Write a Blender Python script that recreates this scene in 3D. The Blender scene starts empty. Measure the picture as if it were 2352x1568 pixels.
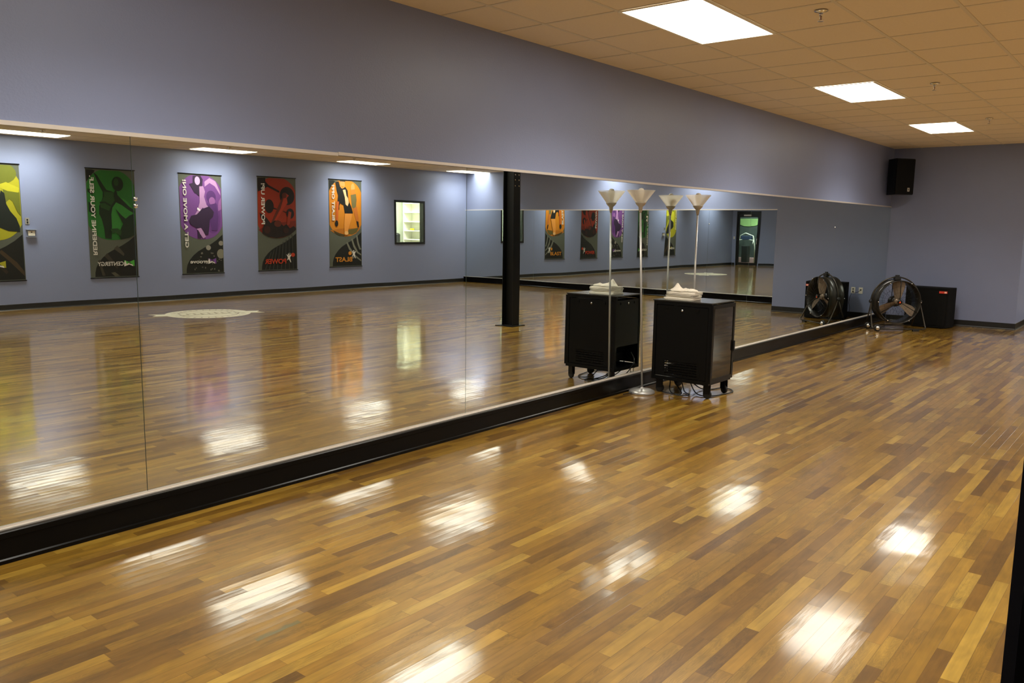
import bpy, bmesh, math, random
from mathutils import Vector, Matrix, noise
random.seed(7)
S = bpy.context.scene
PI = math.pi

# ------------------------------------------------------------------ camera, world, exposure
CAM = Vector((0.0, -4.1374, 1.5807))
YAW, PITCH, ROLL, FPX = 39.3429, 8.0352, 0.8038, 1875.81
a, t, r = math.radians(YAW), math.radians(-PITCH), math.radians(ROLL)
fw = Vector((math.cos(a)*math.cos(t), math.sin(a)*math.cos(t), math.sin(t)))
rt = Vector((math.sin(a), -math.cos(a), 0)); up = rt.cross(fw)
rt2 = rt*math.cos(r) + up*math.sin(r); up2 = up*math.cos(r) - rt*math.sin(r)
cd = bpy.data.cameras.new('camera'); cam = bpy.data.objects.new('camera', cd)
S.collection.objects.link(cam)
cd.sensor_width = 36; cd.lens = FPX/2352*36; cd.clip_start = .05; cd.clip_end = 200
m = Matrix((rt2, up2, -fw)).transposed().to_4x4(); m.translation = CAM
cam.matrix_world = m
S.camera = cam
w = bpy.data.worlds.new('world'); S.world = w; w.use_nodes = True
w.node_tree.nodes['Background'].inputs[0].default_value = (.6, .7, 1, 1)
w.node_tree.nodes['Background'].inputs[1].default_value = .02
S.view_settings.view_transform = 'Standard'; S.view_settings.look = 'None'
S.view_settings.gamma = 1; S.view_settings.use_curve_mapping = False
S.view_settings.exposure = -0.06
S.cycles.max_bounces = 12; S.cycles.glossy_bounces = 8; S.cycles.diffuse_bounces = 4
S.cycles.sample_clamp_indirect = 25
S.cycles.use_denoising = True; S.cycles.blur_glossy = .5
LIGHT_W = 34.0        # watts of one troffer
LIGHT_COL = (1.0, .955, .86)

# ------------------------------------------------------------------ room measures (metres)
L, L2, W, H, RW = 15.585, 17.12, 11.675, 3.0086, 2.061
XN = -.5
ZB, ZT = .154, 1.999
X0, Y1, T = 4.847, 1.036, .6096

# ------------------------------------------------------------------ materials
def lin(c):
    return tuple((v/255/12.92 if v/255 <= .04045 else ((v/255+.055)/1.055)**2.4) for v in c) + (1,)
MATS = {}
def mat(name, col, rough=.5, metal=0, spec=.5, trans=0, emit=None, es=0, coat=0, noise_amt=0, nscale=8, bump=0, bscale=60):
    if name in MATS: return MATS[name]
    m = bpy.data.materials.new(name); m.use_nodes = True; MATS[name] = m
    nt = m.node_tree; b = nt.nodes['Principled BSDF']
    c = lin(col)
    b.inputs['Base Color'].default_value = c
    b.inputs['Roughness'].default_value = rough; b.inputs['Metallic'].default_value = metal
    b.inputs['Specular IOR Level'].default_value = spec
    b.inputs['Transmission Weight'].default_value = trans
    b.inputs['Coat Weight'].default_value = coat
    if emit: b.inputs['Emission Color'].default_value = lin(emit); b.inputs['Emission Strength'].default_value = es
    tc = nt.nodes.new('ShaderNodeTexCoord')
    if noise_amt:
        n = nt.nodes.new('ShaderNodeTexNoise'); n.inputs['Scale'].default_value = nscale; n.inputs['Detail'].default_value = 4
        nt.links.new(tc.outputs['Object'], n.inputs['Vector'])
        mx = nt.nodes.new('ShaderNodeMix'); mx.data_type = 'RGBA'
        mx.inputs[6].default_value = tuple(v*(1-noise_amt) for v in c[:3])+(1,)
        mx.inputs[7].default_value = tuple(min(1, v*(1+noise_amt)) for v in c[:3])+(1,)
        nt.links.new(n.outputs['Fac'], mx.inputs[0]); nt.links.new(mx.outputs[2], b.inputs['Base Color'])
    if bump:
        n = nt.nodes.new('ShaderNodeTexNoise'); n.inputs['Scale'].default_value = bscale; n.inputs['Detail'].default_value = 3
        nt.links.new(tc.outputs['Object'], n.inputs['Vector'])
        bp = nt.nodes.new('ShaderNodeBump'); bp.inputs['Strength'].default_value = 1; bp.inputs['Distance'].default_value = bump
        nt.links.new(n.outputs['Fac'], bp.inputs['Height']); nt.links.new(bp.outputs['Normal'], b.inputs['Normal'])
    return m

M_WALL = mat('periwinkle_wall_paint', (130, 139, 170), .42, spec=.45, noise_amt=.03, nscale=3, bump=.0012, bscale=90)
M_CEIL = mat('ceiling_tile', (226, 212, 188), .9, spec=.1, noise_amt=.05, nscale=60, bump=.001, bscale=140)
M_TBAR = mat('ceiling_grid_paint', (212, 202, 182), .55, spec=.3, noise_amt=.02)
M_BASE = mat('black_gloss_base', (7, 7, 7), .25, spec=.14, noise_amt=.2, nscale=5)
M_VINYL = mat('black_vinyl_cove', (22, 22, 20), .45, noise_amt=.1)
M_ALU = mat('aluminium_channel', (222, 214, 204), .36, metal=.45, noise_amt=.05, nscale=20)
M_CHROME = mat('chrome', (220, 220, 220), .12, metal=1, noise_amt=.03)
M_SILVER = mat('silver_lamp_paint', (178, 176, 172), .35, metal=.55, noise_amt=.04, nscale=30)
M_BLACKMETAL = mat('black_powder_coat', (9, 9, 8), .38, spec=.22, noise_amt=.12, nscale=14, bump=.0002, bscale=300)
M_RUBBER = mat('black_rubber', (15, 15, 15), .6, noise_amt=.1)
M_SMOKE = mat('smoked_glass', (14, 12, 11), .06, spec=.7, noise_amt=.1)
M_BLACKSTEEL = mat('black_column_paint', (13, 13, 11), .4, spec=.3, noise_amt=.3, nscale=9)
M_WHITEPL = mat('white_plastic', (225, 220, 205), .4, noise_amt=.02)
M_GREYPL = mat('grey_plastic', (150, 148, 140), .5, noise_amt=.05)
M_TOWEL = mat('cream_terry', (238, 230, 214), .95, spec=.1, noise_amt=.05, nscale=40, bump=.002, bscale=260)
M_CARPETED = mat('black_speaker_carpet', (9, 9, 8), .85, spec=.15, noise_amt=.35, nscale=90, bump=.001, bscale=300)
M_GRILLE = mat('black_grille', (8, 8, 7), .6, spec=.15, noise_amt=.3, nscale=160)
M_BLADE = mat('tan_fan_blade', (128, 112, 94), .4, metal=.35, noise_amt=.08, nscale=10)
M_DRUM = mat('black_drum_paint', (34, 31, 26), .33, metal=.2, noise_amt=.1)
M_CORD = mat('black_cord', (14, 14, 14), .5, noise_amt=.1)
M_FROST = None

def mirror_mat():
    m = bpy.data.materials.new('mirror_glass'); m.use_nodes = True; nt = m.node_tree
    nt.nodes.clear(); out = nt.nodes.new('ShaderNodeOutputMaterial')
    g = nt.nodes.new('ShaderNodeBsdfGlossy'); g.inputs['Roughness'].default_value = 0
    g.inputs['Color'].default_value = (.80, .86, .845, 1)
    geo = nt.nodes.new('ShaderNodeNewGeometry')
    mp = nt.nodes.new('ShaderNodeMapping'); mp.inputs['Scale'].default_value = (1.3, 1.3, .45)
    nt.links.new(geo.outputs['Position'], mp.inputs['Vector'])
    n = nt.nodes.new('ShaderNodeTexNoise'); n.inputs['Scale'].default_value = 1.0; n.inputs['Detail'].default_value = 1.2
    n.inputs['Roughness'].default_value = .35
    nt.links.new(mp.outputs['Vector'], n.inputs['Vector'])
    b = nt.nodes.new('ShaderNodeBump'); b.inputs['Strength'].default_value = 1; b.inputs['Distance'].default_value = .0011
    nt.links.new(n.outputs['Fac'], b.inputs['Height']); nt.links.new(b.outputs['Normal'], g.inputs['Normal'])
    nt.links.new(g.outputs[0], out.inputs[0])
    return m
M_MIRROR = mirror_mat()
M_MEDGE = mat('mirror_green_edge', (120, 135, 120), .3, noise_amt=.05)

class NT:
    """tiny helper for arithmetic in a node tree"""
    def __init__(s, m): s.nt = m.node_tree
    def math(s, op, *ins, clamp=False):
        n = s.nt.nodes.new('ShaderNodeMath'); n.operation = op; n.use_clamp = clamp
        for i, v in enumerate(ins):
            if isinstance(v, (int, float)): n.inputs[i].default_value = v
            else: s.nt.links.new(v, n.inputs[i])
        return n.outputs[0]
    def comb(s, x, y, z=0.0):
        n = s.nt.nodes.new('ShaderNodeCombineXYZ')
        for i, v in enumerate((x, y, z)):
            if isinstance(v, (int, float)): n.inputs[i].default_value = v
            else: s.nt.links.new(v, n.inputs[i])
        return n.outputs[0]
    def white(s, v):
        n = s.nt.nodes.new('ShaderNodeTexWhiteNoise'); n.noise_dimensions = '3D'; s.nt.links.new(v, n.inputs['Vector']); return n
    def noise(s, v, sc, det=3, rough=.5, dist=0):
        n = s.nt.nodes.new('ShaderNodeTexNoise'); n.inputs['Scale'].default_value = sc; n.inputs['Detail'].default_value = det
        n.inputs['Roughness'].default_value = rough; n.inputs['Distortion'].default_value = dist
        s.nt.links.new(v, n.inputs['Vector']); return n.outputs['Fac']
    def mix(s, f, c1, c2, bt='MIX'):
        n = s.nt.nodes.new('ShaderNodeMix'); n.data_type = 'RGBA'; n.blend_type = bt
        for i, v in ((0, f), (6, c1), (7, c2)):
            if isinstance(v, (int, float, tuple)): n.inputs[i].default_value = v
            else: s.nt.links.new(v, n.inputs[i])
        return n.outputs[2]

def floor_mat():
    m = bpy.data.materials.new('honey_strip_floor'); m.use_nodes = True; k = NT(m); nt = m.node_tree
    b = nt.nodes['Principled BSDF']
    tc = nt.nodes.new('ShaderNodeTexCoord'); sp = nt.nodes.new('ShaderNodeSeparateXYZ'); nt.links.new(tc.outputs['Object'], sp.inputs[0])
    x, y = sp.outputs[0], sp.outputs[1]
    PW = .0572
    yr = k.math('DIVIDE', y, PW); row = k.math('FLOOR', yr); fy = k.math('FRACT', yr)
    rw = k.white(k.comb(row, 3.0, 1.0)); rs = rw.outputs['Value']
    rw2 = k.white(k.comb(row, 9.0, 5.0)).outputs['Value']
    ln = k.math('MULTIPLY_ADD', rw2, .35, .42)
    xr = k.math('DIVIDE', k.math('MULTIPLY_ADD', rs, 7.3, x), ln)
    # uneven board lengths: bend the coordinate before cutting it
    xr = k.math('ADD', xr, k.math('MULTIPLY', k.math('SINE', k.math('MULTIPLY_ADD', xr, 2.1, k.math('MULTIPLY', rs, 40))), .34))
    cell = k.math('FLOOR', xr); fx = k.math('FRACT', xr)
    pid = k.comb(cell, row, 2.0); wn = k.white(pid); v1 = wn.outputs['Value']
    sc = nt.nodes.new('ShaderNodeSeparateColor'); nt.links.new(wn.outputs['Color'], sc.inputs[0])
    r1, r2, r3 = sc.outputs[0], sc.outputs[1], sc.outputs[2]
    ramp = nt.nodes.new('ShaderNodeValToRGB'); nt.links.new(v1, ramp.inputs[0])
    e = ramp.color_ramp; e.interpolation = 'LINEAR'
    stops = [(0, (96, 67, 21)), (.14, (112, 79, 24)), (.3, (128, 94, 29)), (.48, (140, 104, 33)), (.62, (128, 95, 28)), (.8, (146, 111, 38)), (.92, (154, 120, 44)), (1, (162, 130, 53))]
    e.elements[0].position = 0; e.elements[0].color = lin(stops[0][1]); e.elements[1].position = 1; e.elements[1].color = lin(stops[-1][1])
    for p_, c_ in stops[1:-1]: q = e.elements.new(p_); q.color = lin(c_)
    # grain along x, shifted per board
    gx = k.math('MULTIPLY_ADD', r1, 31.0, k.math('MULTIPLY', x, 2.2)); gy = k.math('MULTIPLY_ADD', r2, 17.0, k.math('MULTIPLY', y, 60))
    g1 = k.noise(k.comb(gx, gy, 0.0), 1.0, 5, .6, .6)
    gy2 = k.math('MULTIPLY_ADD', r3, 50.0, k.math('MULTIPLY', y, 22)); gx2 = k.math('MULTIPLY_ADD', r2, 50, k.math('MULTIPLY', x, 3.2))
    g2 = k.noise(k.comb(gx2, gy2, 4.0), 1.0, 2, .5, 1.2)
    rings = k.math('ABSOLUTE', k.math('SINE', k.math('MULTIPLY', g2, 46.0)))
    cath = k.math('MULTIPLY', rings, k.math('GREATER_THAN', r3, .62))
    streak = k.noise(k.comb(k.math('MULTIPLY_ADD', r2, 9.0, k.math('MULTIPLY', x, 5.0)), k.math('MULTIPLY', y, 15), 7.0), 1.0, 2, .5, .8)
    fac = k.math('MULTIPLY_ADD', g1, .8, k.math('MULTIPLY_ADD', cath, -.22, k.math('MULTIPLY_ADD', streak, 1.0, .15)))
    col = k.mix(1.0, ramp.outputs[0], fac, 'MULTIPLY')
    # big blotches of shade in the wood, as laid bundles differ
    big = k.noise(k.comb(k.math('MULTIPLY', x, .5), k.math('MULTIPLY', y, 2.0), 0.0), 1.2, 3)
    col = k.mix(1.0, col, k.math('MULTIPLY_ADD', big, .35, .85), 'MULTIPLY')
    # joints
    ey = k.math('MINIMUM', fy, k.math('SUBTRACT', 1.0, fy)); ex = k.math('MULTIPLY', k.math('MINIMUM', fx, k.math('SUBTRACT', 1.0, fx)), ln)
    gapy = k.math('LESS_THAN', ey, .018); gapx = k.math('LESS_THAN', ex, .0012)
    gap = k.math('MAXIMUM', gapy, gapx)
    col = k.mix(k.math('MULTIPLY', gap, .5), col, lin((86, 56, 22)))
    # one grey-green scarred strip in front
    sx = k.math('COMPARE', x, SCAR[0], SCAR[2]); sy = k.math('COMPARE', y, SCAR[1], SCAR[3])
    sn = k.math('GREATER_THAN', k.noise(k.comb(k.math('MULTIPLY', x, 9), k.math('MULTIPLY', y, 70)), 1.0, 3), .40)
    scar = k.math('MULTIPLY', k.math('MULTIPLY', sx, sy), sn)
    col = k.mix(k.math('MULTIPLY', scar, .75), col, lin((88, 90, 58)))
    nt.links.new(col, b.inputs['Base Color'])
    rn = k.noise(tc.outputs['Object'], 2.2, 4)
    b.inputs['Roughness'].default_value = .34; b.inputs['Specular IOR Level'].default_value = .42
    nt.links.new(k.math('MULTIPLY_ADD', rn, .10, .045), b.inputs['Coat Roughness'])
    b.inputs['Coat Weight'].default_value = 1.0; b.inputs['Coat IOR'].default_value = 1.5
    # relief: tilted boards, joints, orange peel, long waves of the subfloor
    tilt = k.math('MULTIPLY', k.math('MULTIPLY', k.math('SUBTRACT', r1, .5), k.math('SUBTRACT', fy, .5)), .00034)
    tiltx = k.math('MULTIPLY', k.math('MULTIPLY', k.math('SUBTRACT', r2, .5), k.math('SUBTRACT', fx, .5)), .0007)
    cup = k.math('MULTIPLY', k.math('POWER', k.math('ABSOLUTE', k.math('SUBTRACT', fy, .5)), 2.0), .0003)
    peel = k.math('MULTIPLY', k.noise(k.comb(k.math('MULTIPLY', x, 6), k.math('MULTIPLY', y, 40)), 1.0, 3), .00016)
    wave = k.math('MULTIPLY', k.noise(tc.outputs['Object'], 1.6, 2), .0042)
    hgt = k.math('ADD', k.math('ADD', k.math('ADD', tilt, tiltx), k.math('ADD', cup, peel)), k.math('SUBTRACT', wave, k.math('MULTIPLY', gap, .0002)))
    bp = nt.nodes.new('ShaderNodeBump'); bp.inputs['Strength'].default_value = 1; bp.inputs['Distance'].default_value = 1.0
    nt.links.new(hgt, bp.inputs['Height']); nt.links.new(bp.outputs['Normal'], b.inputs['Normal']); nt.links.new(bp.outputs['Normal'], b.inputs['Coat Normal'])
    return m
SCAR = (1.756, -1.532, .10, .015)
M_FLOOR = floor_mat()

# ------------------------------------------------------------------ mesh helpers
C = S.collection
class MB:
    def __init__(s): s.bm = bmesh.new(); s.mi = 0
    def _faces(s, fs):
        for f in fs:
            f.material_index = s.mi
        return s
    def box(s, x0, x1, y0, y1, z0, z1, M=None, bev=0):
        b2 = bmesh.new()
        vs = [b2.verts.new((x, y, z)) for z in (z0, z1) for y in (y0, y1) for x in (x0, x1)]
        for q in ((0, 2, 3, 1), (4, 5, 7, 6), (0, 1, 5, 4), (2, 6, 7, 3), (0, 4, 6, 2), (1, 3, 7, 5)):
            b2.faces.new([vs[i] for i in q])
        if bev: bmesh.ops.bevel(b2, geom=list(b2.edges), offset=bev, segments=2, affect='EDGES', profile=.7)
        s._merge(b2, M); return s
    def _merge(s, b2, M=None, smooth=False):
        bmesh.ops.recalc_face_normals(b2, faces=list(b2.faces))
        mp = {}
        for v in b2.verts: mp[v] = s.bm.verts.new(M @ v.co if M else v.co)
        for f in b2.faces:
            try: n = s.bm.faces.new([mp[v] for v in f.verts])
            except ValueError: continue
            n.material_index = s.mi; n.smooth = smooth or f.smooth
        b2.free()
    def lathe(s, prof, c=(0, 0, 0), axis=(0, 0, 1), seg=32, cap=True, smooth=True):
        b2 = bmesh.new(); rings = []
        for rr, zz in prof:
            rings.append([b2.verts.new((rr*math.cos(2*PI*i/seg), rr*math.sin(2*PI*i/seg), zz)) for i in range(seg)])
        for A, B in zip(rings, rings[1:]):
            for i in range(seg):
                f = b2.faces.new((A[i], A[(i+1) % seg], B[(i+1) % seg], B[i])); f.smooth = smooth
        if cap:
            if prof[0][0] > 1e-5: b2.faces.new(rings[0][::-1])
            if prof[-1][0] > 1e-5: b2.faces.new(rings[-1])
        bmesh.ops.remove_doubles(b2, verts=list(b2.verts), dist=1e-6)
        q = Vector(axis).to_track_quat('Z', 'Y').to_matrix().to_4x4(); q.translation = Vector(c)
        s._merge(b2, q); return s
    def cyl(s, p, q, rr, seg=16, r2=None):
        p, q = Vector(p), Vector(q); d = q-p
        return s.lathe([(rr, 0), (rr if r2 is None else r2, d.length)], p, d, seg)
    def tube(s, pts, rr, seg=8, closed=False):
        pts = [Vector(p) for p in pts]; n = len(pts); b2 = bmesh.new(); rings = []
        up_ = None
        for i in range(n):
            if closed: d = pts[(i+1) % n]-pts[i-1]
            else: d = pts[min(i+1, n-1)]-pts[max(i-1, 0)]
            d.normalize()
            if up_ is None: up_ = d.orthogonal().normalized()
            up_ = (up_ - d*up_.dot(d)).normalized(); sd = d.cross(up_)
            rings.append([b2.verts.new(pts[i]+up_*rr*math.cos(2*PI*k/seg)+sd*rr*math.sin(2*PI*k/seg)) for k in range(seg)])
        for i in range(n if closed else n-1):
            A, B = rings[i], rings[(i+1) % n]
            for k in range(seg):
                f = b2.faces.new((A[k], A[(k+1) % seg], B[(k+1) % seg], B[k])); f.smooth = True
        if not closed: b2.faces.new(rings[0][::-1]); b2.faces.new(rings[-1])
        s._merge(b2); return s
    def prism(s, poly, f, d):
        """poly: list of 2D points, f maps (u,v,h) to 3D, d: (h0,h1)"""
        b2 = bmesh.new()
        A = [b2.verts.new(f(u, v, d[0])) for u, v in poly]; B = [b2.verts.new(f(u, v, d[1])) for u, v in poly]
        n = len(poly); b2.faces.new(A); b2.faces.new(B[::-1])
        for i in range(n): b2.faces.new((A[i], B[i], B[(i+1) % n], A[(i+1) % n]))
        b2.normal_update()
        bmesh.ops.triangulate(b2, faces=[q for q in b2.faces if len(q.verts) > 4])
        s._merge(b2); return s
    def build(s, name, mats, parent=None, loc=None):
        me = bpy.data.meshes.new(name); s.bm.to_mesh(me); s.bm.free()
        for m_ in (mats if isinstance(mats, (list, tuple)) else [mats]): me.materials.append(m_)
        o = bpy.data.objects.new(name, me); C.objects.link(o)
        if parent: o.parent = parent
        if loc: o.location = loc
        return o
def struct(name, mb, m_): o = mb.build(name, m_); o['kind'] = 'structure'; return o
def tag(o, label, cat, group=None):
    o['label'] = label; o['category'] = cat
    if group: o['group'] = group
    return o
def thing(name, label, cat, loc=(0, 0, 0), rz=0, group=None):
    o = bpy.data.objects.new(name, None); C.objects.link(o); o.empty_display_size = .1
    o.location = loc; o.rotation_euler = (0, 0, rz); return tag(o, label, cat, group)
def copy_tree(o, parent=None):
    c = o.copy(); C.objects.link(c)
    if parent: c.parent = parent
    for ch in list(o.children): copy_tree(ch, c)
    return c
def meshify(o):
    bpy.context.view_layer.update()
    me = bpy.data.meshes.new_from_object(o.evaluated_get(bpy.context.evaluated_depsgraph_get()))
    n = bpy.data.objects.new(o.name, me); C.objects.link(n); n.parent = o.parent; n.matrix_basis = o.matrix_basis.copy()
    cu = o.data; nm = o.name.split('.')[0]; bpy.data.objects.remove(o); bpy.data.curves.remove(cu); n.name = nm
    return n
def text(body, size, m_, parent, loc, rot, name='lettering', bold=.0, ext=.0006, align='LEFT', sx=1):
    cu = bpy.data.curves.new(name, 'FONT'); cu.body = body; cu.size = size; cu.extrude = ext; cu.offset = bold
    cu.align_x = align; cu.materials.append(m_)
    o = bpy.data.objects.new(name, cu); C.objects.link(o); o.parent = parent
    mm = Matrix(rot).transposed().to_4x4(); mm.translation = Vector(loc); o.matrix_basis = mm @ Matrix.Diagonal((sx, 1, 1, 1))
    return o

# ------------------------------------------------------------------ the room shell
struct('floor', MB().box(-2.6, 17.4, -14.0, .2, -.12, 0), M_FLOOR)
struct('ceiling', MB().box(XN-.1, 17.3, -W-.1, .1, H+.006, H+.12), M_CEIL)
g = MB()
j = 0
yy = -Y1 + T
while yy > -W:
    if yy < 0: g.box(XN, L2, yy-.012, yy+.012, H+.0025, H+.0065)
    yy -= T
xx = X0 - 8*T
while xx < L2:
    if xx > XN: g.box(xx-.012, xx+.012, -W, 0, H+.0030, H+.0065)
    xx += T
o = g.build('ceiling_grid', M_TBAR); o['kind'] = 'structure'; o.name = 'trim_1'
struct('wall_left', MB().box(XN-.12, L, .008, .14, 0, H+.12), M_WALL)
struct('wall_far', MB().box(L, L2+.14, -RW, .14, 0, H+.12), M_WALL)
struct('wall_recess', MB().box(L2+.002, L2+.14, -W-.12, -RW, 0, H+.12), M_WALL)
WX0, WX1, WZ0, WZ1 = 14.45, 15.55, 1.07, 2.2
g = MB()
g.box(XN-.12, WX0, -W-.12, -W, 0, H+.12); g.box(WX1, L2+.002, -W-.12, -W, 0, H+.12)
g.box(WX0, WX1, -W-.12, -W, 0, WZ0); g.box(WX0, WX1, -W-.12, -W, WZ1, H+.12)
struct('wall_opposite', g, M_WALL)
DY0, DY1, DZ = -11.45, -10.45, 2.38
g = MB()
g.box(XN-.12, XN, DY1, .008, 0, H+.12); g.box(XN-.12, XN, -W, DY0, 0, H+.12); g.box(XN-.12, XN, DY0, DY1, DZ, H+.12)
struct('wall_near', g, M_WALL)

# baseboards
def base_prof(dy):   # profile of the tall black base: (offset from wall, z)
    return [(0, 0), (dy, 0), (dy, .018), (dy-.006, .024), (dy-.006, .118), (dy, .122), (dy, .148), (dy-.004, ZB-.002), (0, ZB-.002)]
struct('baseboard_left', MB().prism(base_prof(.0595), lambda u, v, h: (h, -u, v), (XN, L)), M_BASE)
struct('baseboard_recess', MB().prism(base_prof(.0595), lambda u, v, h: (L2-u, h, v), (-W, -RW)), M_BASE)
cove = [(0, 0), (.018, 0), (.012, .006), (.006, .02), (.005, .100), (0, .104)]
g = MB(); g.prism(cove, lambda u, v, h: (L-u, h, v), (-RW-.005, -.0595)); g.prism(cove, lambda u, v, h: (h, -RW-u, v), (L-.005, L2-.0595))
struct('baseboard_far', g, M_VINYL)
struct('baseboard_opposite', MB().prism(cove, lambda u, v, h: (h, -W+u, v), (XN, L2-.0595)), M_VINYL)
g = MB(); g.prism(cove, lambda u, v, h: (XN+u, h, v), (DY1+.05, -.0595)); g.prism(cove, lambda u, v, h: (XN+u, h, v), (-W+.018, DY0-.05))
struct('baseboard_near', g, M_VINYL)
# mirror channels: a strip along the bottom, two lengths along the top, one pair in the recess
struct('trim_2', MB().box(XN, L, -.030, 0, ZB-.002, ZB+.004).box(XN, L, -.012, -.008, ZB+.004, ZB+.012), M_ALU)
tp = lambda x0, x1, dz, dy: MB().box(x0, x1, -.010-dy, .010, ZT+.012+dz, ZT+.018+dz).box(x0, x1, -.010-dy, -.0075-dy, ZT-.002+dz, ZT+.012+dz)
struct('trim_3', tp(XN, 3.31, 0, 0), M_ALU)
struct('trim_4', tp(3.31, L, .004, .003), M_ALU)
struct('trim_5', MB().box(L2-.030, L2, -W, -RW, ZB-.002, ZB+.006), M_ALU)
struct('trim_6', MB().box(L2-.012, L2+.01, -W, -RW, ZT-.002, ZT+.018), M_ALU)

# ------------------------------------------------------------------ mirrors
seams = [XN+.002, 2.01, 4.49, 7.09, 9.58, 12.66, L-.002]
where = ['leftmost in the photo', 'purple and orange banners reflected in it',
         'steel column reflected in it', 'directly behind the black rack',
         'first one right of the rack', 'last before the far corner']
def mirror(name, x0, x1, f, label, group, clips):
    root = thing(name, label, 'mirror', f(x0, 0, ZB+.006), 0, group)
    inv = Matrix.Translation(-root.location)
    g = MB()
    pts = [(x0+.0018, ZB+.006), (x1-.0018, ZB+.006), (x1-.0018, ZT), (x0+.0018, ZT)]
    g.prism(pts, lambda u, v, h: inv @ f(u, h, v), (.0062, .0004))
    p_ = g.build('mirror_glass', [M_MIRROR, M_MEDGE], root)
    for fc in p_.data.polygons:
        n_ = fc.normal
        d_ = (f(0, 1, 0)-f(0, 0, 0))
        fc.material_index = 0 if abs(n_.dot(d_)) > .7 else 1
    for cx, cz in clips:
        MB().lathe([(.011, 0), (.011, .003), (.006, .006), (0, .0065)], inv @ f(cx, .0062, cz), f(0, 1, 0)-f(0, 0, 0), 12).build('mirror_clip', M_CHROME, root)
    return root
fl = lambda x, h, z: Vector((x, -h, z))
for i in range(6):
    cl = [(seams[i]+.012, 1.69), (seams[i]+.012, 1.655)] if i in (1, 3) else ([(seams[i]+.012, 1.63)] if i == 5 else [])
    mirror('wall_mirror', seams[i], seams[i+1], fl, 'tall mirror on the long wall, ' + where[i], 'mirror panels along the blue wall', cl)
fr = lambda y, h, z: Vector((L2-h, y, z))
ys = [-W+.002, -9.2, -6.9, -4.25, -RW-.002]
wh2 = ['nearest the banner wall', 'orange banner reflected in it',
       'green banner reflected in it', 'glass door reflected in it']
for i in range(4):
    mirror('wall_mirror', ys[i], ys[i+1], fr, 'mirror on the recessed end wall, ' + wh2[i], 'mirror panels on the recessed end wall', [(ys[i]+.012, 1.69)] if i == 3 else [])

# ------------------------------------------------------------------ ceiling lights
M_LENS = mat('lit_acrylic_lens', (255, 250, 235), .4, emit=(255, 248, 232), es=9.5)
M_LFRAME = mat('white_light_frame', (235, 228, 210), .4, noise_amt=.02)
def make_light():
    root = thing('ceiling_light', '', 'light', (0, 0, H))
    a2, b2 = T, T/2
    g = MB()
    g.box(-a2, a2, -b2, -b2+.022, -.004, .0); g.box(-a2, a2, b2-.022, b2, -.004, .0)
    g.box(-a2, -a2+.022, -b2+.022, b2-.022, -.004, .0); g.box(a2-.022, a2, -b2+.022, b2-.022, -.004, .0)
    g.build('light_frame', M_LFRAME, root)
    MB().box(-a2+.022, a2-.022, -b2+.022, b2-.022, -.001, .0045).build('lens', M_LENS, root)
    ld = bpy.data.lights.new('troffer', 'AREA'); ld.shape = 'RECTANGLE'; ld.size = 2*a2-.06; ld.size_y = 2*b2-.06
    ld.energy = LIGHT_W; ld.color = LIGHT_COL; ld.spread = math.radians(128)
    lo = bpy.data.objects.new('lamp', ld); C.objects.link(lo); lo.parent = root; lo.location = (0, 0, -.006)
    return root
proto = make_light(); first = True
rows = {0: -Y1-T/2, 1: -Y1-T/2-5*T, 2: -Y1-T/2-9*T, 3: -Y1-T/2-16*T}
rown = {0: 'in the mirrored wall row', 1: 'in the second row from the mirrors', 2: 'in the third row from the mirrors', 3: 'in the banner wall row'}
coln = ['nearest the camera', 'second from the camera', 'third from the camera', 'fourth from the camera', 'farthest over the recess']
for rI in range(4):
    for cI in range(5):
        if rI == 0 and cI == 4: continue
        cx = X0 + T + (cI-1)*6*T
        if first: o = proto; first = False
        else: o = copy_tree(proto)
        o.location = (cx + (.2 if rI == 3 else 0), rows[rI], H)
        tag(o, 'lit ceiling light %s, %s' % (rown[rI], coln[cI]), 'light', 'recessed ceiling lights')

# sprinklers
M_BRASS = mat('brass_red', (150, 80, 50), .3, metal=.8, noise_amt=.05)
def make_sprinkler():
    root = thing('fire_sprinkler', '', 'sprinkler', (0, 0, H))
    MB().lathe([(.044, 0), (.044, -.003), (.018, -.010), (.018, -.012), (0, -.012)], seg=20).build('escutcheon', M_CHROME, root)
    g = MB(); g.lathe([(.011, -.012), (.011, -.03), (0, -.03)], seg=12)
    g.tube([(.011, 0, -.026), (.017, 0, -.04), (.012, 0, -.055), (0, 0, -.062)], .0028, 6); g.tube([(-.011, 0, -.026), (-.017, 0, -.04), (-.012, 0, -.055), (0, 0, -.062)], .0028, 6)
    g.lathe([(0, -.060), (.019, -.062), (.019, -.065), (0, -.065)], seg=14)
    g.build('frame_and_deflector', M_CHROME, root)
    MB().cyl((0, 0, -.028), (0, 0, -.058), .003, 8).build('glass_bulb', M_BRASS, root)
    return root
sp0 = make_sprinkler(); first = True
for (sx_, sy_, wd) in [(5.62, -2.12, 'beside the nearest ceiling light in view'), (8.93, -2.08, 'beside the second ceiling light in view'), (12.0, -2.04, 'beside the farthest ceiling light in view'),
                       (5.6, -10.3, 'by the banner wall, above the green banner'), (8.93, -10.3, 'by the banner wall, above the purple banner'), (12.0, -10.3, 'by the banner wall, above the orange banner')]:
    o = sp0 if first else copy_tree(sp0); first = False
    o.location = (sx_, sy_, H); tag(o, 'small chrome fire sprinkler hanging from the ceiling ' + wd, 'sprinkler', 'ceiling sprinklers')

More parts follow.
